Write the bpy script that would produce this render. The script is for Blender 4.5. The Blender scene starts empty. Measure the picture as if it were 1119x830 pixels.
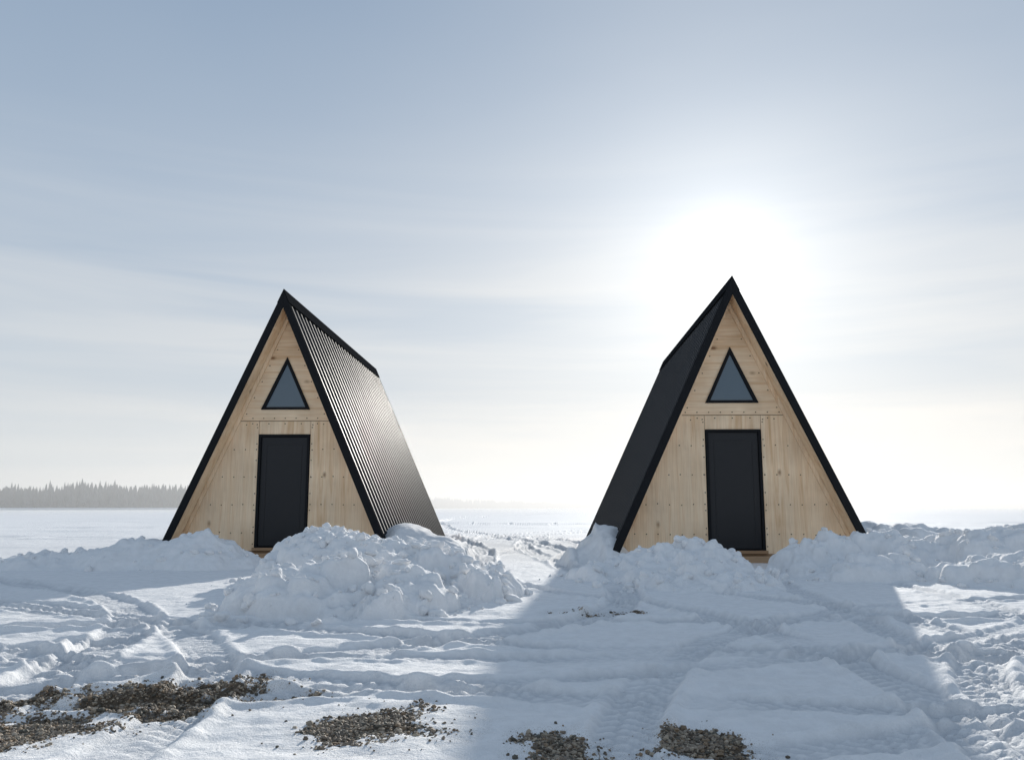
import bpy, bmesh, math
import numpy as np
from mathutils import Vector
rng = np.random.default_rng(7)
scene = bpy.context.scene
scene.view_settings.view_transform = 'Standard'
scene.view_settings.look = 'None'
scene.view_settings.exposure = 0

SUN_AZ = math.radians(14.6)    # to the right of +Y
SUN_EL = math.radians(16.1)
SD = Vector((math.sin(SUN_AZ)*math.cos(SUN_EL), math.cos(SUN_AZ)*math.cos(SUN_EL), math.sin(SUN_EL)))

# ------------------------------------------------------------------ noise
_r = np.random.default_rng(11)
PERM = np.concatenate([_r.permutation(256)]*2).astype(np.int64)
ANG = _r.random(256)*2*np.pi
GX, GY = np.cos(ANG), np.sin(ANG)
def perlin(x, y, seed=0):
    x = x + seed*17.31; y = y + seed*9.77
    xi = np.floor(x).astype(np.int64); yi = np.floor(y).astype(np.int64)
    xf = x-xi; yf = y-yi
    def g(ix, iy, fx, fy):
        h = PERM[(PERM[ix & 255] + iy) & 255]
        return GX[h]*fx + GY[h]*fy
    u = xf*xf*xf*(xf*(xf*6-15)+10); v = yf*yf*yf*(yf*(yf*6-15)+10)
    a = g(xi, yi, xf, yf); b = g(xi+1, yi, xf-1, yf)
    c = g(xi, yi+1, xf, yf-1); d = g(xi+1, yi+1, xf-1, yf-1)
    return (a*(1-u)+b*u)*(1-v) + (c*(1-u)+d*u)*v
def fbm(x, y, o=4, seed=0, gain=.5):
    s = 0; a = 1.0; f = 1.0
    for i in range(o):
        s = s + a*perlin(x*f, y*f, seed+i*3.7)
        a *= gain; f *= 2.03
    return s
def sstep(a, b, x):
    t = np.clip((x-a)/(b-a), 0, 1)
    return t*t*(3-2*t)

# ------------------------------------------------------------------ materials
def newmat(name):
    m = bpy.data.materials.new(name); m.use_nodes = True
    nt = m.node_tree
    b = nt.nodes['Principled BSDF']
    return m, nt, b
def N(nt, t, **kw):
    n = nt.nodes.new(t)
    for k, v in kw.items():
        setattr(n, k, v)
    return n
def ramp(nt, src, stops, interp='LINEAR'):
    r = N(nt, 'ShaderNodeValToRGB'); cr = r.color_ramp; cr.interpolation = interp
    while len(cr.elements) < len(stops): cr.elements.new(.5)
    for e, (p, c) in zip(cr.elements, stops):
        e.position = p
        e.color = (*c, 1) if len(c) == 3 else c
    nt.links.new(src, r.inputs[0]); return r.outputs[0]
def noise(nt, vec, scale, detail=4, rough=.5, dist=0):
    n = N(nt, 'ShaderNodeTexNoise'); n.inputs['Scale'].default_value = scale
    n.inputs['Detail'].default_value = detail; n.inputs['Roughness'].default_value = rough
    n.inputs['Distortion'].default_value = dist
    nt.links.new(vec, n.inputs['Vector']); return n.outputs['Fac']
def mapping(nt, vec, scale, rot=(0, 0, 0)):
    m = N(nt, 'ShaderNodeMapping'); m.inputs['Scale'].default_value = scale
    m.inputs['Rotation'].default_value = rot
    nt.links.new(vec, m.inputs['Vector']); return m.outputs[0]
def mixc(nt, fac, a, b, mode='MIX'):
    m = N(nt, 'ShaderNodeMix', data_type='RGBA', blend_type=mode)
    for s, i in ((fac, 0), (a, 6), (b, 7)):
        if isinstance(s, (int, float)): m.inputs[i].default_value = s
        elif isinstance(s, tuple): m.inputs[i].default_value = (*s, 1)
        else: nt.links.new(s, m.inputs[i])
    return m.outputs[2]
def math_(nt, op, a, b=0.0, clamp=False):
    m = N(nt, 'ShaderNodeMath', operation=op); m.use_clamp = clamp
    for i, s in enumerate((a, b)):
        if isinstance(s, (int, float)): m.inputs[i].default_value = s
        else: nt.links.new(s, m.inputs[i])
    return m.outputs[0]
def bump(nt, h, strength, dist, prev=None):
    b = N(nt, 'ShaderNodeBump'); b.inputs['Strength'].default_value = strength
    b.inputs['Distance'].default_value = dist
    nt.links.new(h, b.inputs['Height'])
    if prev is not None: nt.links.new(prev, b.inputs['Normal'])
    return b.outputs[0]

def snow_material():
    m, nt, b = newmat('snow')
    P = N(nt, 'ShaderNodeTexCoord').outputs['Object']
    at = N(nt, 'ShaderNodeAttribute', attribute_name='gravel').outputs['Fac']
    pk = N(nt, 'ShaderNodeAttribute', attribute_name='packed').outputs['Fac']
    dr = N(nt, 'ShaderNodeAttribute', attribute_name='dirt').outputs['Fac']
    n1 = noise(nt, P, 1.3, 5, .6); n2 = noise(nt, P, 9, 5, .6); n3 = noise(nt, P, 55, 4, .7); n4 = noise(nt, P, 260, 2, .6)
    snow = mixc(nt, n1, (.875, .872, .875), (.93, .925, .923))
    spk = ramp(nt, n2, [(.3, (.92, .92, .92)), (.6, (1, 1, 1))])
    snow = mixc(nt, 1.0, snow, spk, 'MULTIPLY')
    snow = mixc(nt, math_(nt, 'MULTIPLY', pk, .8), snow, mixc(nt, n2, (.58, .595, .62), (.71, .72, .735)))
    grit = ramp(nt, n4, [(.56, (0, 0, 0)), (.68, (1, 1, 1))])
    grit = mixc(nt, 1.0, grit, dr, 'MULTIPLY')
    snow = mixc(nt, grit, snow, (.30, .26, .21))
    soil = mixc(nt, n3, (.06, .047, .036), (.19, .15, .11))
    soil = mixc(nt, ramp(nt, n2, [(.54, (0, 0, 0)), (.66, (1, 1, 1))]), soil, (.5, .5, .5))
    k = math_(nt, 'ADD', at, math_(nt, 'MULTIPLY', math_(nt, 'SUBTRACT', n3, .5), 1.3))
    k = ramp(nt, k, [(.42, (0, 0, 0)), (.56, (1, 1, 1))])
    nt.links.new(mixc(nt, k, snow, soil), b.inputs['Base Color'])
    b.inputs['Roughness'].default_value = .8
    b.inputs['Specular IOR Level'].default_value = .08
    nn = bump(nt, n2, .4, .04)
    nn = bump(nt, n3, .65, .014, nn)
    nn = bump(nt, n4, .6, .004, nn)
    nt.links.new(nn, b.inputs['Normal'])
    return m
M_SNOW = snow_material()

def wood_material(name, axis, tint=(1, 1, 1)):
    m, nt, b = newmat(name)
    P = N(nt, 'ShaderNodeTexCoord').outputs['Object']
    if axis == 'z': s1, s2, sk = (9, 9, .5), (70, 70, 1.6), (3.2, 3.2, 1.9)
    else: s1, s2, sk = (.5, 9, 9), (1.6, 70, 70), (1.9, 3.2, 3.2)
    big = noise(nt, mapping(nt, P, s1), 1, 4, .6, 1.2)
    fine = noise(nt, mapping(nt, P, s2), 1, 3, .6, .4)
    blot = noise(nt, P, 1.7, 3, .5)
    c = ramp(nt, big, [(.28, (.74, .49, .28)), (.45, (.88, .66, .44)), (.6, (.93, .74, .53)), (.75, (.82, .59, .38))])
    c = mixc(nt, 1.0, c, ramp(nt, fine, [(.3, (.86, .83, .78)), (.6, (1, 1, 1))]), 'MULTIPLY')
    c = mixc(nt, 1.0, c, ramp(nt, blot, [(.3, (.84, .82, .80)), (.7, (1.04, 1.04, 1.04))]), 'MULTIPLY')
    v = N(nt, 'ShaderNodeTexVoronoi'); v.inputs['Scale'].default_value = 1.0
    nt.links.new(mapping(nt, P, sk), v.inputs['Vector'])
    kn = ramp(nt, v.outputs['Distance'], [(.045, (1, 1, 1)), (.10, (.35, .35, .35)), (.16, (0, 0, 0))])
    cc = N(nt, 'ShaderNodeSeparateColor'); nt.links.new(v.outputs['Color'], cc.inputs[0])
    sel = ramp(nt, cc.outputs[0], [(.35, (0, 0, 0)), (.45, (1, 1, 1))])
    kk = mixc(nt, 1.0, kn, sel, 'MULTIPLY')
    c = mixc(nt, kk, c, (.25, .13, .06))
    if tint != (1, 1, 1): c = mixc(nt, 1.0, c, tint, 'MULTIPLY')
    nt.links.new(c, b.inputs['Base Color'])
    b.inputs['Roughness'].default_value = .6
    nt.links.new(bump(nt, fine, .25, .002), b.inputs['Normal'])
    return m
M_WV = wood_material('plywood_vertical_grain', 'z')
M_WH = wood_material('plywood_horizontal_grain', 'x')
M_WD = wood_material('weathered_sill_timber', 'x', (.45, .38, .32))

def metal_mat(name, col, rough, metallic, nscale=6, bumpd=.002, bs=.25, spec=.5):
    m, nt, b = newmat(name)
    P = N(nt, 'ShaderNodeTexCoord').outputs['Object']
    n = noise(nt, P, nscale, 4, .6)
    c = mixc(nt, n, tuple(x*.8 for x in col), tuple(x*1.25 for x in col))
    nt.links.new(c, b.inputs['Base Color'])
    b.inputs['Metallic'].default_value = metallic
    b.inputs['Specular IOR Level'].default_value = spec
    r = ramp(nt, n, [(.3, (rough*.92,)*3), (.7, (rough*1.08,)*3)])
    nt.links.new(r, b.inputs['Roughness'])
    if bs: nt.links.new(bump(nt, n, bs, bumpd), b.inputs['Normal'])
    return m
M_ROOF = metal_mat('black_metal_roofing', (.040, .042, .046), .45, .0, 1.2, .0, 0, .02)
M_TRIM = metal_mat('black_metal_trim', (.018, .019, .021), .85, .0, spec=.0)
M_DOOR = metal_mat('black_painted_door', (.013, .014, .017), .4, .0, 4, .002, spec=.3)
M_SCREW = metal_mat('screw_heads', (.10, .07, .05), .5, .6)
M_DARK = metal_mat('dark_cavity', (.02, .018, .015), .9, 0)
def glass_mat():
    m, nt, b = newmat('window_glass')
    P = N(nt, 'ShaderNodeTexCoord').outputs['Object']
    n = noise(nt, P, .9, 2, .5)
    nt.links.new(mixc(nt, n, (.03, .065, .10), (.07, .12, .165)), b.inputs['Base Color'])  # bluish base colour stands in for the reflected sky
    b.inputs['Roughness'].default_value = .05
    b.inputs['IOR'].default_value = 1.75
    return m
M_GLASS = glass_mat()
def simple(name, c1, c2, scale, rough=.9):
    m, nt, b = newmat(name)
    P = N(nt, 'ShaderNodeTexCoord').outputs['Object']
    nt.links.new(mixc(nt, noise(nt, P, scale, 4, .6), c1, c2), b.inputs['Base Color'])
    b.inputs['Roughness'].default_value = rough
    b.inputs['Specular IOR Level'].default_value = .1
    return m
M_TREE = simple('conifer_foliage_hazed', (.05, .06, .062), (.16, .18, .19), .12)  # grey-blue base colour has the distance haze mixed in

# ------------------------------------------------------------------ mesh helpers
def mesh_obj(name, verts, faces, mat, parent=None, smooth=False):
    me = bpy.data.meshes.new(name)
    me.from_pydata([tuple(v) for v in verts], [], faces)
    bm = bmesh.new(); bm.from_mesh(me)
    bmesh.ops.recalc_face_normals(bm, faces=bm.faces); bm.to_mesh(me); bm.free()
    me.materials.append(mat)
    o = bpy.data.objects.new(name, me); scene.collection.objects.link(o)
    if parent: o.parent = parent
    if smooth:
        for p in me.polygons: p.use_smooth = True
    return o
def np_mesh(name, V, F, mat, smooth=True, attrs=None, colattr=None):
    me = bpy.data.meshes.new(name)
    k = F.shape[1]
    me.vertices.add(len(V)); me.loops.add(F.size); me.polygons.add(len(F))
    me.vertices.foreach_set('co', V.astype(np.float32).ravel())
    me.loops.foreach_set('vertex_index', F.astype(np.int32).ravel())
    me.polygons.foreach_set('loop_start', (np.arange(len(F))*k).astype(np.int32))
    me.polygons.foreach_set('use_smooth', np.full(len(F), smooth))
    me.update(calc_edges=True)
    if attrs:
        for an, arr in attrs.items():
            a = me.attributes.new(an, 'FLOAT', 'POINT'); a.data.foreach_set('value', arr.astype(np.float32).ravel())
    if colattr is not None:
        a = me.attributes.new('tint', 'FLOAT_COLOR', 'POINT'); a.data.foreach_set('color', colattr.astype(np.float32).ravel())
    me.materials.append(mat); me.validate()
    o = bpy.data.objects.new(name, me); scene.collection.objects.link(o)
    return o
def grid_faces(ny, nx):
    i = np.arange(ny*nx).reshape(ny, nx)
    return np.stack([i[:-1, :-1], i[:-1, 1:], i[1:, 1:], i[1:, :-1]], -1).reshape(-1, 4)
def bevel(o, w=.004):
    m = o.modifiers.new('bevel', 'BEVEL'); m.width = w; m.segments = 2; m.limit_method = 'ANGLE'
def prism(name, poly, y0, y1, mat, parent, bev=0):
    n = len(poly)
    V = [(x, y0, z) for x, z in poly]+[(x, y1, z) for x, z in poly]
    F = [list(range(n)), list(range(2*n-1, n-1, -1))]+[[i, (i+1) % n, n+(i+1) % n, n+i] for i in range(n)]
    o = mesh_obj(name, V, F, mat, parent)
    if bev: bevel(o, bev)
    return o
def ring(name, outer, inner, y0, y1, mat, parent, bev=0):
    n = len(outer)
    V = [(x, y0, z) for x, z in outer]+[(x, y0, z) for x, z in inner]+[(x, y1, z) for x, z in outer]+[(x, y1, z) for x, z in inner]
    F = []
    for i in range(n):
        j = (i+1) % n
        F += [[i, j, n+j, n+i], [2*n+i, 3*n+i, 3*n+j, 2*n+j], [i, 2*n+i, 2*n+j, j], [n+i, n+j, 3*n+j, 3*n+i]]
    o = mesh_obj(name, V, F, mat, parent)
    if bev: bevel(o, bev)
    return o
def rect(x0, x1, z0, z1): return [(x0, z0), (x1, z0), (x1, z1), (x0, z1)]

# ------------------------------------------------------------------ cabin
def cabin(loc, rot, L, K, ZA):
    NRM = math.sqrt(1+K*K)
    def W(z, o=0): return K*(ZA-z)+o*NRM
    def zap(o): return ZA+o*NRM/K
    root = bpy.data.objects.new('a_frame_cabin', None); scene.collection.objects.link(root)
    root.location = loc; root.rotation_euler = (0, 0, rot); root.empty_display_size = 1
    YF = -.42
    for s, nm in ((-1, 'left'), (1, 'right')):
        prof = []; y = YF+.03; pitch = .31
        while y < L-.05:
            prof += [(y, 0.0), (y+pitch*.50, 0.0), (y+pitch*.58, .032), (y+pitch*.76, .032), (y+pitch*.84, 0.0)]
            y += pitch
        prof.append((L, 0.0))
        V = []; F = []
        ze = .03; ns = 2
        for (yy, o) in prof:
            zt = zap(o)-.01
            for k in range(ns+1):
                t = k/ns; z = zt+(ze-zt)*t
                V.append((s*max(W(z, o), 0), yy, z))
        for i in range(len(prof)-1):
            for k in range(ns):
                a = i*(ns+1)+k; F.append([a, a+1, a+ns+2, a+ns+1])
        mesh_obj('metal_roofing_'+nm, V, F, M_ROOF, root)
        def slab(name, o1, o2, z0, y0, y1, mat, bev=0):
            poly = [(0, zap(o1)), (s*W(z0, o1), z0), (s*W(z0, o2), z0), (0, zap(o2))]
            return prism(name, poly, y0, y1, mat, root, bev)
        slab('roof_deck_'+nm, -.006, -.085, .035, YF+.03, L-.01, M_WV)
        slab('rake_trim_'+nm, .043, -.082, .0, YF-.012, YF+.024, M_TRIM, bev=.004)
        slab('rake_flashing_'+nm, .041, .036, .01, YF+.027, YF+.14, M_TRIM)
        slab('rear_trim_'+nm, .04, -.09, .02, L, L+.03, M_TRIM)
        slab('rake_board_'+nm, -.088, -.15, .10, -.045, -.003, M_WV, bev=.003)
        poly = [(0, zap(.056)), (s*W(zap(.056)-.26, .056), zap(.056)-.26), (s*W(zap(.056)-.26, .048), zap(.056)-.26), (0, zap(.048))]
        prism('ridge_cap_'+nm, poly, YF+.0, L+.03, M_TRIM, root)
    oi = -.088
    zb, zs = .13, 2.47
    dh = .475
    g = .005
    prism('plywood_panel_lower_left', [(-W(zb, oi), zb), (-dh-g, zb), (-dh-g, zs-g), (-W(zs, oi), zs-g)], 0, .018, M_WV, root, .0015)
    prism('plywood_panel_lower_right', [(W(zb, oi), zb), (dh+g, zb), (dh+g, zs-g), (W(zs, oi), zs-g)], 0, .018, M_WV, root, .0015)
    prism('plywood_panel_over_door', rect(-dh+.002, dh-.002, 2.225, zs-g), 0.001, .018, M_WV, root, .0015)
    wz0, wz1, wh = 2.68, 3.66, .455
    zi = zap(oi)
    outer = [(-W(zs+g, oi), zs+g), (W(zs+g, oi), zs+g), (0, zi)]
    ring('plywood_panel_gable', outer, [(-wh+.02, wz0+.015), (wh-.02, wz0+.015), (0, wz1-.05)], -.001, .018, M_WH, root)
    ring('window_frame', [(-wh, wz0), (wh, wz0), (0, wz1)], [(-wh+.085, wz0+.045), (wh-.085, wz0+.045), (0, wz1-.125)], -.030, .03, M_TRIM, root, .003)
    prism('window_glass', [(-wh+.06, wz0+.03), (wh-.06, wz0+.03), (0, wz1-.09)], .0, .012, M_GLASS, root)
    prism('wall_core', [(-W(zb, oi-.03), zb), (-dh, zb), (-dh, 2.60), (dh, 2.60), (dh, zb), (W(zb, oi-.03), zb), (W(2.66, oi-.03), 2.66), (-W(2.66, oi-.03), 2.66)], .022, .1, M_DARK, root)
    prism('rear_wall', [(-W(.1, oi), .1), (W(.1, oi), .1), (0, zi)], L-.25, L-.2, M_WV, root)
    prism('interior_dark', [(-W(.3, oi-.05), .3), (W(.3, oi-.05), .3), (0, zap(oi-.05))], .14, .16, M_DARK, root)
    prism('floor_frame', rect(-W(.1, oi)+.01, W(.1, oi)-.01, -.02, .125), .0, L-.3, M_WD, root, .004)
    prism('door_sill', rect(-.50, .50, .13, .185), -.06, .12, M_WD, root, .004)
    prism('door_step', rect(-.52, .52, -.02, .10), -.30, -.01, M_WD, root, .006)
    zd0, zd1 = .188, 2.222
    fo = rect(-.468, .468, zd0, zd1); fi = rect(-.425, .425, zd0+.02, zd1-.045)
    ring('door_frame', fo, fi, -.022, .09, M_TRIM, root, .003)
    prism('door_leaf', rect(-.421, .421, zd0+.024, zd1-.049), .018, .06, M_DOOR, root, .004)
    ring('door_panel_moulding', rect(-.33, .33, .34, 2.05), rect(-.318, .318, .352, 2.038), .012, .02, M_DOOR, root)
    V = []; F = []
    def screw(x, z, r=.011):
        b0 = len(V); n = 8
        for y in (-.004, .002):
            for i in range(n):
                a = i*2*math.pi/n; V.append((x+r*math.cos(a), y, z+r*math.sin(a)))
        F.append([b0+i for i in range(n)])
        for i in range(n): F.append([b0+i, b0+(i+1) % n, b0+n+(i+1) % n, b0+n+i])
    for s in (-1, 1):
        for z in (.45, .95, 1.45, 1.95, 2.40):
            wmax = W(z, oi)-.12; x = dh+.04
            while x < wmax:
                screw(s*(x+rng.normal(0, .004)), z+rng.normal(0, .006)); x += .2
        for z in np.arange(.25, 2.4, .3): screw(s*(dh+.03), z)
    for x in np.arange(-.8, .81, .2): screw(x, 2.52)
    for x in (-.6, -.3, 0, .3, .6): screw(x, 2.42)
    for s in (-1, 1):
        for z in np.arange(2.6, 4.1, .3):
            screw(s*(W(z, oi)-.11), z)
    mesh_obj('screws', V, F, M_SCREW, root)
    return root
CAB_L = cabin((-4.17, 15.42, .0), math.radians(-1.6), 8.6, .437, 4.72)
CAB_R = cabin((3.79, 14.42, .0), math.radians(-2.3), 8.2, .462, 4.70)

# ------------------------------------------------------------------ terrain height
def catmull(P, n=14):
    P = np.array(P, float); Q = np.vstack([2*P[0]-P[1], P, 2*P[-1]-P[-2]]); out = []
    for i in range(1, len(Q)-2):
        p0, p1, p2, p3 = Q[i-1:i+3]
        for t in np.linspace(0, 1, n, endpoint=False):
            out.append(.5*((2*p1)+(-p0+p2)*t+(2*p0-5*p1+4*p2-p3)*t*t+(-p0+3*p1-3*p2+p3)*t**3))
    out.append(P[-1]); return np.array(out)
PATHS = [
 ([(-5.2, 3.0), (-3.4, 4.6), (-1.7, 5.9), (0.1, 7.6), (0.55, 10.5), (0.0, 15), (-.4, 22), (1.2, 30), (7, 37), (20, 42)], .7, 2.1, .17),
 ([(-8, 4.2), (-4.5, 5.5), (-1.5, 6.1), (2, 6.2), (5, 6.6), (10, 8), (16, 9)], .8, 1.6, .14),
 ([(-5, 2.7), (-2, 3.3), (0.5, 3.9), (3, 5), (5.5, 6.8), (9, 8.0), (14, 8.6)], .75, 1.8, .13),
 ([(2.2, 1.8), (2.7, 4.5), (2.3, 7.6), (.5, 11), (.1, 15), (1.0, 22), (-2, 30), (-9, 36), (-30, 40)], .7, 1.9, .15),
 ([(-11, 8.8), (-6.5, 7.9), (-3.2, 6.3), (.2, 5.0), (4, 4.4), (8, 3)], .78, 1.8, .14),
 ([(-3.6, 1.9), (-3.3, 4.5), (-4.2, 7.5), (-7, 10.0), (-12, 12)], .8, 2.0, .17),
 ([(-2.2, 1.9), (-2.5, 4.8), (-4.2, 7.0), (-8, 8.5), (-14, 9)], .8, 1.8, .14),
 ([(1.0, 2.0), (1.4, 4.0), (2.4, 6.0), (4.6, 7.6), (8, 7.5), (14, 6)], .8, 1.6, .13),
 ([(3.9, 2.2), (3.3, 4.5), (3.6, 7.5), (3.9, 10.5)], .7, 1.3, .12),
 ([(-60, 29), (-20, 26), (0, 25), (20, 27), (60, 26)], .9, 3, .25),
 ([(-60, 45), (-20, 50), (10, 44), (40, 52), (90, 50)], 1.2, 5, .3),
 ([(.4, 14), (.2, 19), (-1.0, 26), (-4, 40), (-5, 70), (6, 130)], .9, 3.5, .2),
]
def tracks(x, y):
    z = np.zeros_like(x); flat = np.zeros_like(x); pack = np.zeros_like(x)
    for pid, (P, half, st, w) in enumerate(PATHS):
        C = catmull(P)
        T = np.gradient(C, axis=0); T /= np.linalg.norm(T, axis=1)[:, None]
        Nn = np.stack([-T[:, 1], T[:, 0]], 1)
        for side in (-1, 1):
            Q = C+Nn*half*side
            lo = Q.min(0)-.6; hi = Q.max(0)+.6
            sel = np.where((x > lo[0]) & (x < hi[0]) & (y > lo[1]) & (y < hi[1]))[0]
            if not len(sel): continue
            px, py = x[sel], y[sel]
            best = np.full(len(sel), 9.); bs = np.zeros(len(sel)); bd = np.zeros(len(sel)); acc = 0
            for a, b in zip(Q[:-1], Q[1:]):
                d = b-a; l = np.hypot(*d)
                if l < 1e-6: continue
                near = np.where((px > min(a[0], b[0])-.55) & (px < max(a[0], b[0])+.55) & (py > min(a[1], b[1])-.55) & (py < max(a[1], b[1])+.55))[0]
                if len(near):
                    qx, qy = px[near]-a[0], py[near]-a[1]
                    t = np.clip((qx*d[0]+qy*d[1])/l**2, 0, 1)
                    dd = np.hypot(qx-t*d[0], qy-t*d[1])
                    sg = (qx*d[1]-qy*d[0])/l
                    m = dd < best[near]
                    idx = near[m]
                    best[idx] = dd[m]; bs[idx] = acc+t[m]*l; bd[idx] = sg[m]
                acc += l
            ok = best < .55
            wob = fbm(px*.9, py*.9, 2, 5+pid)
            fade = np.clip(.75+1.0*wob, .15, 1.2)*st
            inside = 1-sstep(w-.02, w+.025, best)
            tread = sstep(-.3, .3, np.sin(2*np.pi*(bs+np.abs(bd)*.9)/.095))
            tread = tread*(np.abs(np.mod(bd*12, 1)-.5) > .08)
            z[sel] += ok*fade*(-.022*inside+.008*inside*tread+.014*np.exp(-((best-w-.045)/.035)**2)*(1+1.2*perlin(px*7, py*7, pid)))
            flat[sel] = np.maximum(flat[sel], ok*inside*np.clip(fade, 0, 1))
            pack[sel] = np.maximum(pack[sel], ok*inside*np.clip(fade, 0, 1)*(1-.65*tread))
    return z, flat, pack
GRAV = [(-1.72, 4.22, .46, .36, 1, .35), (-2.0, 3.62, .36, .26, 1.0, .6), (-2.55, 4.2, .38, .15, 1, .3), (-.56, 3.68, .27, .26, 1.0, .2), (.23, 3.38, .17, .22, 1.0, 0),
        (.74, 3.40, .20, .22, .75, .3), (-1.08, 4.22, .24, .11, .6, .3), (.75, 7.5, .5, .16, .1, 0), (-2.9, 3.4, .3, .2, .9, 0)]
def gravel_mask(x, y):
    m = np.full(x.shape, -1.)
    sel = (np.abs(x) < 4) & (y > 2.5) & (y < 8.5)
    xs, ys = x[sel], y[sel]
    nz = fbm(xs*3.0, ys*3.0, 5, 31, .65)
    mm = np.full(xs.shape, -1.)
    for cx, cy, rx, ry, dens, rot in GRAV:
        c, s = math.cos(rot), math.sin(rot)
        u = ((xs-cx)*c+(ys-cy)*s)/rx; v = (-(xs-cx)*s+(ys-cy)*c)/ry
        mm = np.maximum(mm, (1-np.sqrt(u*u+v*v))*.9+(dens-1)*.55)
    m[sel] = mm+nz*.75
    m[sel] = np.where(mm < -.7, -1, m[sel])
    return m
LASTPACK = None
def gh(x, y):
    global LASTPACK
    shp = x.shape; x = x.ravel(); y = y.ravel()
    r = np.hypot(x, y)
    z = .035*fbm(x*.16, y*.16, 3, 1)*np.exp(-r/400)
    nearf = np.exp(-r/60)
    z += .030*fbm(x*.55+2, y*.9, 3, 2)*nearf
    tz, fl, pk = tracks(x, y)
    LASTPACK = pk
    rough = .012*fbm(x*1.9, y*2.6, 4, 3)*np.exp(-r/25)
    rough += -.018*np.abs(fbm(x*1.1+.5*y, y*2.2, 3, 8))*np.exp(-r/25)
    near = r < 14
    rough[near] += .0095*fbm(x[near]*7, y[near]*9, 4, 4, .6)
    z += rough*(1-.7*fl)
    z += .07*np.clip(fbm(x*.05, y*.22, 4, 9), 0, 1)*sstep(18, 40, r)*np.exp(-r/400)*2
    z += .045*fbm(x*.35, y*.9, 3, 14)*sstep(14, 22, y)*np.exp(-r/150)
    z += tz
    g = sstep(-.05, .25, gravel_mask(x, y))
    z -= .012*g
    return z.reshape(shp)
def axis(lo, hi, f0, f1, d, g0, g1):
    mid = np.arange(f0, f1, d)
    a = [f1]; s = d
    while a[-1] < hi: s *= g1; a.append(a[-1]+s)
    b = [f0-d]; s = d
    while b[-1] > lo: s *= g0; b.append(b[-1]-s)
    return np.array(b[::-1]+list(mid)+a)
ax = axis(-5000, 5000, -5.2, 5.6, .022, 1.028, 1.028)
ay = axis(-500, 6000, 2.8, 8.0, .019, 1.06, 1.016)
X, Y = np.meshgrid(ax, ay)
Z = gh(X, Y)
PK = LASTPACK.copy()
GM = gravel_mask(X.ravel(), Y.ravel())
np_mesh('snow_ground', np.stack([X.ravel(), Y.ravel(), Z.ravel()], 1), grid_faces(*X.shape), M_SNOW, True,
        {'gravel': sstep(-.15, .35, GM), 'packed': PK, 'dirt': sstep(-.9, -.05, GM)})

# ------------------------------------------------------------------ rocks helper
def ico(sub):
    bm = bmesh.new(); bmesh.ops.create_icosphere(bm, subdivisions=sub, radius=1)
    V = np.array([v.co[:] for v in bm.verts]); F = np.array([[v.index for v in f.verts] for f in bm.faces]); bm.free()
    return V, F
def rotmats(n):
    q = rng.normal(size=(n, 4)); q /= np.linalg.norm(q, axis=1)[:, None]
    w, x, y, z = q.T
    return np.stack([1-2*(y*y+z*z), 2*(x*y-z*w), 2*(x*z+y*w), 2*(x*y+z*w), 1-2*(x*x+z*z), 2*(y*z-x*w), 2*(x*z-y*w), 2*(y*z+x*w), 1-2*(x*x+y*y)], 1).reshape(n, 3, 3)
def scatter(sub, pos, rad, flat=.7, jit=.25, lump=0):
    V, F = ico(sub); n = len(pos)
    S = np.stack([rng.uniform(.75, 1.25, n), rng.uniform(.7, 1.1, n), rng.uniform(.5, 1, n)], 1)
    VV = V[None]*S[:, None, :]
    if lump:
        for k in range(4):
            d = rng.normal(size=(n, 3))*(1.5+k*1.3); ph = rng.random(n)*6.28
            VV = VV*(1+lump/(1+k*.6)*np.sin(np.einsum('nvk,nk->nv', V[None]*np.ones((n, 1, 1)), d)+ph[:, None]))[..., None]
    VV = VV*(1+rng.uniform(-jit, jit, (n, len(V), 1)))
    VV = np.einsum('nij,nvj->nvi', rotmats(n), VV)
    VV[..., 2] *= flat
    VV = VV*rad[:, None, None]+pos[:, None, :]
    FF = F[None]+(np.arange(n)*len(V))[:, None, None]
    return VV.reshape(-1, 3), FF.reshape(-1, 3), len(V)

n = 90000
px = rng.uniform(-3.2, 1.8, n); py = rng.uniform(2.8, 8, n)*1.0
m = gravel_mask(px, py)
keep = (rng.random(n) < np.clip(sstep(-.25, .25, m), 0, 1)) & (m > -.25)
px, py = px[keep], py[keep]
n2 = 130000
qx = rng.uniform(-3.0, 1.3, n2); qy = rng.uniform(2.9, 4.9, n2); mq = gravel_mask(qx, qy)
kq = (rng.random(n2) < np.clip(sstep(-.12, .3, mq), 0, 1))
px = np.concatenate([px, qx[kq]]); py = np.concatenate([py, qy[kq]])
sx = rng.uniform(-3.5, 2.2, 1200); sy = rng.uniform(2.9, 5.6, 1200); ms = gravel_mask(sx, sy); ks = ms > -.9
px = np.concatenate([px, sx[ks]]); py = np.concatenate([py, sy[ks]])
rad = np.clip(rng.lognormal(math.log(.0050), .45, len(px)), .0025, .017)
pz = gh(px, py)+rad*.25
V, F, nv = scatter(1, np.stack([px, py, pz], 1), rad, .8, .22)
pal = np.array([(.15, .12, .09), (.24, .19, .145), (.34, .28, .21), (.10, .09, .07), (.42, .35, .27), (.25, .175, .11)])
col = pal[rng.integers(0, len(pal), len(px))]*rng.uniform(.75, 1.2, (len(px), 1))
col = np.concatenate([np.repeat(col, nv, 0), np.ones((len(V), 1))], 1)
mg, nt, b = newmat('gravel_stone')
a = N(nt, 'ShaderNodeAttribute', attribute_name='tint').outputs['Color']
Pc = N(nt, 'ShaderNodeTexCoord').outputs['Object']
nt.links.new(mixc(nt, 1.0, a, ramp(nt, noise(nt, Pc, 300, 2), [(.3, (.8, .8, .8)), (.7, (1.15, 1.15, 1.15))]), 'MULTIPLY'), b.inputs['Base Color'])
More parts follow.
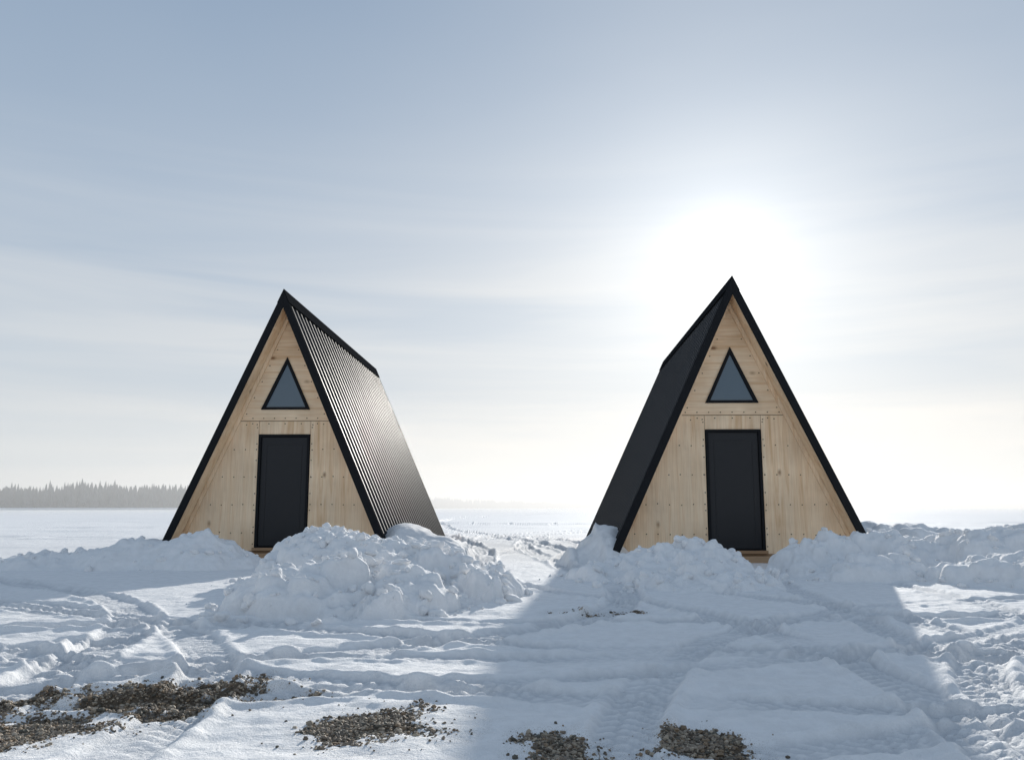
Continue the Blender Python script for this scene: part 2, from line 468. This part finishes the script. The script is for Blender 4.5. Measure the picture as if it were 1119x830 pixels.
b.inputs['Roughness'].default_value = .75
np_mesh('gravel', V, F, mg, False, None, col)

# ------------------------------------------------------------------ snow banks
def blur(A, k):
    for _ in range(k):
        B = np.pad(A, 1, mode='edge')
        A = (B[1:-1, 1:-1]*4+2*(B[:-2, 1:-1]+B[2:, 1:-1]+B[1:-1, :-2]+B[1:-1, 2:])+B[:-2, :-2]+B[:-2, 2:]+B[2:, :-2]+B[2:, 2:])/16
    return A
def snow_bank(blobs, bounds, res, lumps=0, lr=(.04, .14), rough=1.0, clods=0, seed=0, nb=1):
    x0, x1, y0, y1 = bounds
    X, Y = np.meshgrid(np.arange(x0, x1, res), np.arange(y0, y1, res))
    wx = X+.22*fbm(X*1.2, Y*1.2, 3, 40+seed); wy = Y+.22*fbm(X*1.2, Y*1.2, 3, 50+seed)
    B = np.zeros_like(X)
    for cx, cy, rx, ry, rot, h in blobs:
        c, s = math.cos(rot), math.sin(rot)
        u = ((wx-cx)*c+(wy-cy)*s)/rx; v = (-(wx-cx)*s+(wy-cy)*c)/ry
        b = h*np.clip(1-(u*u+v*v), 0, 1)**1.25
        B = (B**3+b**3)**(1/3)
    env = np.clip(B/.25, 0, 1)
    B = B+env*rough*(.10*fbm(X*1.6, Y*1.6, 4, 60+seed)+.06*fbm(X*5, Y*5, 4, 70+seed, .6))
    Zs = B.copy()
    if lumps:
        edge = np.argwhere(env > .2)
        cl = fbm(X*1.3, Y*1.3, 2, 77+seed)
        pr = cl[edge[:, 0], edge[:, 1]]
        edge = edge[pr > -.12]
        R = rng.uniform(0, 1, lumps)**2.4*(lr[1]-lr[0])+lr[0]
        R = np.sort(R)[::-1]
        base = B
        for r in R:
            iy, ix = edge[rng.integers(len(edge))]
            k = int(r/res*1.4)+2
            a0, a1, b0, b1 = max(iy-k, 0), iy+k+1, max(ix-k, 0), ix+k+1
            dx = X[a0:a1, b0:b1]-X[iy, ix]; dy = Y[a0:a1, b0:b1]-Y[iy, ix]
            th = rng.random()*3.14; e = rng.uniform(.7, 1.3)
            u = (dx*math.cos(th)+dy*math.sin(th))*e; v = -dx*math.sin(th)+dy*math.cos(th)
            q = (np.abs(u)**2.3+np.abs(v)**2.3)**(1/2.3)/r
            q = q+.45*perlin(dx/r*1.3+ix, dy/r*1.3+iy, 3)
            zc = min(Zs[iy, ix], base[iy, ix]+.06)
            top = zc+r*.86*np.sqrt(np.clip(1-q*q, 0, 1))-r*.22+u*rng.uniform(-.35, .35)+v*rng.uniform(-.35, .35)
            Zs[a0:a1, b0:b1] = np.where(q < 1, np.maximum(Zs[a0:a1, b0:b1], top), Zs[a0:a1, b0:b1])
        Zs = blur(Zs, nb)
        Zs += env*(.016*fbm(X*14, Y*14, 4, 90+seed, .6))
    Zs = Zs-.04*(1-sstep(0, .12, np.clip(B, 0, 1)))-.002
    bd = np.minimum(np.minimum(X-x0, x1-X), np.minimum(Y-y0, y1-Y))
    Zs = np.where(bd < .12, np.minimum(Zs, -.04), Zs)
    G = gh(X, Y)
    ZZ = G+Zs
    V = np.stack([X.ravel(), Y.ravel(), ZZ.ravel()], 1); F4 = grid_faces(*X.shape)
    low = (Zs < -.03).ravel()
    F4 = F4[~low[F4].all(1)]
    F = np.concatenate([F4[:, [0, 1, 2]], F4[:, [0, 2, 3]]])
    if clods:
        cand = np.argwhere((env > .02))
        idx = cand[rng.integers(0, len(cand), clods)]
        jx = X[idx[:, 0], idx[:, 1]]+rng.normal(0, .2, clods); jy = Y[idx[:, 0], idx[:, 1]]+rng.normal(0, .2, clods)
        ii = np.clip(((jy-y0)/res).astype(int), 0, X.shape[0]-1); jj = np.clip(((jx-x0)/res).astype(int), 0, X.shape[1]-1)
        r = rng.uniform(0, 1, clods)**3*.065+.012
        cz = np.maximum(ZZ[ii, jj], G[ii, jj])+r*.2
        V2, F2, _ = scatter(3, np.stack([jx, jy, cz], 1), r, .85, .015, .18)
        F = np.concatenate([F, F2+len(V)]); V = np.concatenate([V, V2])
    return np_mesh('snow_bank', V, F, M_SNOW, True)
snow_bank([(-4.75, 13.1, 1.15, .95, 0, .44), (-5.6, 13.0, 1.3, .8, .1, .36), (-6.8, 13.0, 1.5, .8, 0, .22)], (-8.8, -3.2, 11.2, 14.9), .025, 180, (.02, .10), .9, 110, 1)
snow_bank([(-2.0, 10.2, 1.10, 1.2, 0, .47), (-1.3, 9.3, 1.0, 1.2, .3, .41), (-1.45, 7.9, 1.15, 1.1, .2, .26), (-2.5, 10.6, .75, .8, 0, .32), (-.60, 8.9, .75, .8, 0, .22), (-1.3, 11.2, .9, .9, 0, .33)],
          (-3.9, .5, 6.1, 12.6), .017, 1700, (.024, .19), 1.1, 800, 2)
snow_bank([(2.45, 11.4, .95, 1.0, 0, .42), (1.75, 11.3, 1.0, .9, 0, .29), (1.2, 11.3, .6, .6, 0, .12), (2.3, 10.2, 1.1, .9, 0, .17)], (.1, 3.8, 8.9, 12.9), .022, 420, (.02, .11), .9, 260, 3)
snow_bank([(4.55, 12.3, .95, .9, 0, .38), (5.5, 12.2, 1.3, .9, 0, .44), (6.7, 11.8, 1.4, 1.2, 0, .47), (8.1, 11.4, 1.7, 1.4, 0, .44), (10.0, 11.2, 1.8, 1.4, 0, .44), (6.4, 10.3, 1.6, .9, -.2, .20), (4.6, 11.2, 1.1, .7, 0, .16), (8.4, 9.6, 1.8, .9, 0, .18)],
          (3.2, 12.2, 8.3, 14.0), .023, 2200, (.022, .18), 1.1, 600, 4)
snow_bank([(-1.95, 16.0, .70, 2.2, 0, .62), (-1.35, 15.4, .8, 1.2, .2, .40)], (-2.9, .2, 13.5, 19), .04, 0, (.03, .1), .35, 0, 5)
snow_bank([(1.65, 15.3, .55, 1.6, 0, .60), (1.25, 14.9, .5, .9, 0, .25)], (.4, 2.6, 13, 17.5), .035, 0, (.03, .1), .35, 0, 6)
snow_bank([(-6.9, 16.5, 1.0, 2.6, 0, .30)], (-8.2, -5.6, 13.5, 19.5), .05, 0, (.03, .1), .4, 0, 7)
snow_bank([(7.6, 17.5, 2.6, 1.4, 0, .56), (11, 18, 3, 1.4, 0, .50), (5.9, 16.2, .9, 2.0, 0, .30)], (4.9, 14.4, 14, 20), .05, 400, (.05, .14), .9, 0, 8, 1)

# ------------------------------------------------------------------ distant trees
def treeline(pts, count, hmin, hmax, depth, mat, taper=None):
    C = catmull(pts, 20); seg = np.linalg.norm(np.diff(C, axis=0), axis=1); cum = np.concatenate([[0], np.cumsum(seg)])
    V = []; F = []
    for i in range(count):
        s = rng.random()*cum[-1]
        cx = np.interp(s, cum, C[:, 0]); cy = np.interp(s, cum, C[:, 1])+rng.uniform(0, depth)
        h = rng.uniform(hmin, hmax)*(1+.10*math.sin(s*.05)+.08*math.sin(s*.17))
        if taper: h *= 1-taper*(s/cum[-1])
        if rng.random() < .04: h *= 1.2
        w = h*rng.uniform(.18, .28); L = 6; n = 7
        b0 = len(V)
        for k in range(4): V.append((cx+.12*math.cos(k*1.57), cy+.12*math.sin(k*1.57), 0))
        V.append((cx, cy, h*.9))
        for k in range(4): F.append((b0+k, b0+(k+1) % 4, b0+4))
        for l in range(L):
            t = l/L; zb = h*(.04+.86*t); rb = w*(1-t*.9)*rng.uniform(.8, 1.15); zt = min(zb+h*.27, h)
            b0 = len(V); ph = rng.random()*6
            for k in range(n*2):
                a = ph+k*math.pi/n; rr = rb*(rng.uniform(.85, 1.2) if k % 2 else rng.uniform(.35, .6))
                V.append((cx+rr*math.cos(a), cy+rr*math.sin(a), zb-(.03*h if k % 2 else -.01*h)))
            V.append((cx, cy, zt))
            for k in range(n*2): F.append((b0+k, b0+(k+1) % (n*2), b0+n*2))
    V = np.array(V); F = np.array(F)
    return np_mesh('distant_treeline', V, F, mat, False)
treeline([(-420, 230), (-300, 262), (-182, 300), (-130, 330), (-105, 400)], 3000, 7.2, 9.4, 45, M_TREE)
treeline([(-110, 440), (-95, 640), (-60, 880), (60, 1250), (300, 2100)], 2300, 9, 12.5, 60, M_TREE, .6)
def shore(pts, w, h, mat):
    C = catmull(pts, 12); V = []
    for (x, y) in C: V += [(x, y-w, -.3), (x, y, h), (x, y+w*4, h), (x, y+w*5, -.3)]
    F = []
    for i in range(len(C)-1):
        for k in range(3): a = i*4+k; F.append([a, a+1, a+5, a+4])
    return mesh_obj('distant_shore', V, F, mat, None, True)
shore([(-420, 226), (-300, 258), (-182, 296), (-130, 326), (-105, 396)], 6, .8, M_SNOW)

# ------------------------------------------------------------------ blowing snow / ice mist over the lake (real volume)
mm_ = bpy.data.materials.new('ice_mist'); mm_.use_nodes = True
nt = mm_.node_tree; nt.nodes.clear()
vo = N(nt, 'ShaderNodeOutputMaterial'); vs = N(nt, 'ShaderNodeVolumeScatter')
vs.inputs['Color'].default_value = (.955, .975, 1.0, 1); vs.inputs['Density'].default_value = .0026
vs.inputs['Anisotropy'].default_value = .30
nt.links.new(vs.outputs[0], vo.inputs['Volume'])
bx = [(-3000, 95, -1), (3000, 95, -1), (3000, 3500, -1), (-3000, 3500, -1), (-3000, 95, 14), (3000, 95, 14), (3000, 3500, 14), (-3000, 3500, 14)]
mesh_obj('ground_mist', bx, [[0, 3, 2, 1], [4, 5, 6, 7], [0, 1, 5, 4], [1, 2, 6, 5], [2, 3, 7, 6], [3, 0, 4, 7]], mm_)

# ------------------------------------------------------------------ world
w = bpy.data.worlds.new('World'); scene.world = w; w.use_nodes = True
nt = w.node_tree; nt.nodes.clear()
out = N(nt, 'ShaderNodeOutputWorld')
sky = N(nt, 'ShaderNodeTexSky', sky_type='NISHITA'); sky.sun_disc = False
sky.sun_elevation = SUN_EL; sky.sun_rotation = SUN_AZ
sky.air_density = 1.0; sky.dust_density = .3; sky.ozone_density = 1.5
den = N(nt, 'ShaderNodeVectorMath', operation='MULTIPLY_ADD'); nt.links.new(sky.outputs[0], den.inputs[0])
den.inputs[1].default_value = (1/2.0,)*3; den.inputs[2].default_value = (1, 1, 1)
dv = N(nt, 'ShaderNodeVectorMath', operation='DIVIDE'); nt.links.new(sky.outputs[0], dv.inputs[0]); nt.links.new(den.outputs[0], dv.inputs[1])
bg1 = N(nt, 'ShaderNodeBackground'); bg1.inputs[1].default_value = .06
nt.links.new(dv.outputs[0], bg1.inputs[0])
G = N(nt, 'ShaderNodeTexCoord').outputs['Generated']
nrm = N(nt, 'ShaderNodeVectorMath', operation='NORMALIZE'); nt.links.new(G, nrm.inputs[0]); D = nrm.outputs[0]
dt = N(nt, 'ShaderNodeVectorMath', operation='DOT_PRODUCT'); nt.links.new(D, dt.inputs[0]); dt.inputs[1].default_value = SD
dot = math_(nt, 'MAXIMUM', dt.outputs['Value'], 0.0)
sep = N(nt, 'ShaderNodeSeparateXYZ'); nt.links.new(D, sep.inputs[0])
z = math_(nt, 'MAXIMUM', sep.outputs[2], 0.0)
base = ramp(nt, z, [(0, (.58, .61, .63)), (.06, (.54, .59, .63)), (.16, (.44, .51, .59)), (.32, (.315, .395, .51)), (.55, (.185, .27, .40)), (1, (.175, .24, .335))])
g3 = math_(nt, 'POWER', dot, 3.0); g8 = math_(nt, 'POWER', dot, 8.0); g40 = math_(nt, 'POWER', dot, 32.0)
g200 = math_(nt, 'POWER', dot, 120.0); g1200 = math_(nt, 'POWER', dot, 900.0)
zz = math_(nt, 'ADD', z, .14)
cx = math_(nt, 'DIVIDE', sep.outputs[0], zz); cy = math_(nt, 'DIVIDE', sep.outputs[1], zz)
cmb = N(nt, 'ShaderNodeCombineXYZ'); nt.links.new(cx, cmb.inputs[0]); nt.links.new(cy, cmb.inputs[1])
c1 = noise(nt, mapping(nt, cmb.outputs[0], (.30, .75, 1), (0, 0, .5)), 1.0, 5, .5, .6)
veil = ramp(nt, c1, [(.30, (0, 0, 0)), (.74, (1, 1, 1))])
c3 = noise(nt, mapping(nt, D, (1.3, 1.3, 17), (0, .05, 0)), 1.0, 5, .5, .45)
band = ramp(nt, z, [(0, (.5, .5, .5)), (.06, (1, 1, 1)), (.25, (.8, .8, .8)), (.42, (0, 0, 0))])
streak = mixc(nt, 1.0, ramp(nt, c3, [(.42, (0, 0, 0)), (.67, (1, 1, 1))]), band, 'MULTIPLY')
ccol = mixc(nt, g8, (.50, .56, .62), (.68, .68, .67))
col = mixc(nt, math_(nt, 'MULTIPLY', veil, .34), base, ccol)
scol = mixc(nt, g3, (.63, .65, .67), (.88, .82, .74))
col = mixc(nt, math_(nt, 'MULTIPLY', streak, .38), col, scol)
def addc(a, fac, c):
    return mixc(nt, 1.0, a, mixc(nt, fac, (0, 0, 0), c), 'ADD')
low = ramp(nt, z, [(0, (1, 1, 1)), (.28, (0, 0, 0))])
col = addc(col, mixc(nt, 1.0, low, g3, 'MULTIPLY'), (.17, .125, .075))
col = addc(col, g8, (.13, .125, .11))
col = addc(col, g40, (.17, .165, .15))
col = addc(col, g200, (.20, .195, .18))
col = addc(col, g1200, (.42, .41, .39))
bg2 = N(nt, 'ShaderNodeBackground'); nt.links.new(col, bg2.inputs[0]); bg2.inputs[1].default_value = 1.0
ad = N(nt, 'ShaderNodeAddShader'); nt.links.new(bg1.outputs[0], ad.inputs[0]); nt.links.new(bg2.outputs[0], ad.inputs[1])
nt.links.new(ad.outputs[0], out.inputs[0])

sl = bpy.data.lights.new('sun', 'SUN'); sl.energy = 5.0; sl.angle = math.radians(.6); sl.color = (1, .955, .88)
so = bpy.data.objects.new('sun', sl); scene.collection.objects.link(so)
so.rotation_euler = SD.to_track_quat('Z', 'Y').to_euler(); so.location = (20, 60, 30)

# ------------------------------------------------------------------ camera
cd = bpy.data.cameras.new('camera'); cd.sensor_width = 36; cd.lens = 920/1119*36; cd.clip_end = 12000; cd.clip_start = .05
co = bpy.data.objects.new('camera', cd); scene.collection.objects.link(co)
co.location = (0, 0, .9); co.rotation_euler = (math.radians(90+8.6), 0, 0)
scene.camera = co
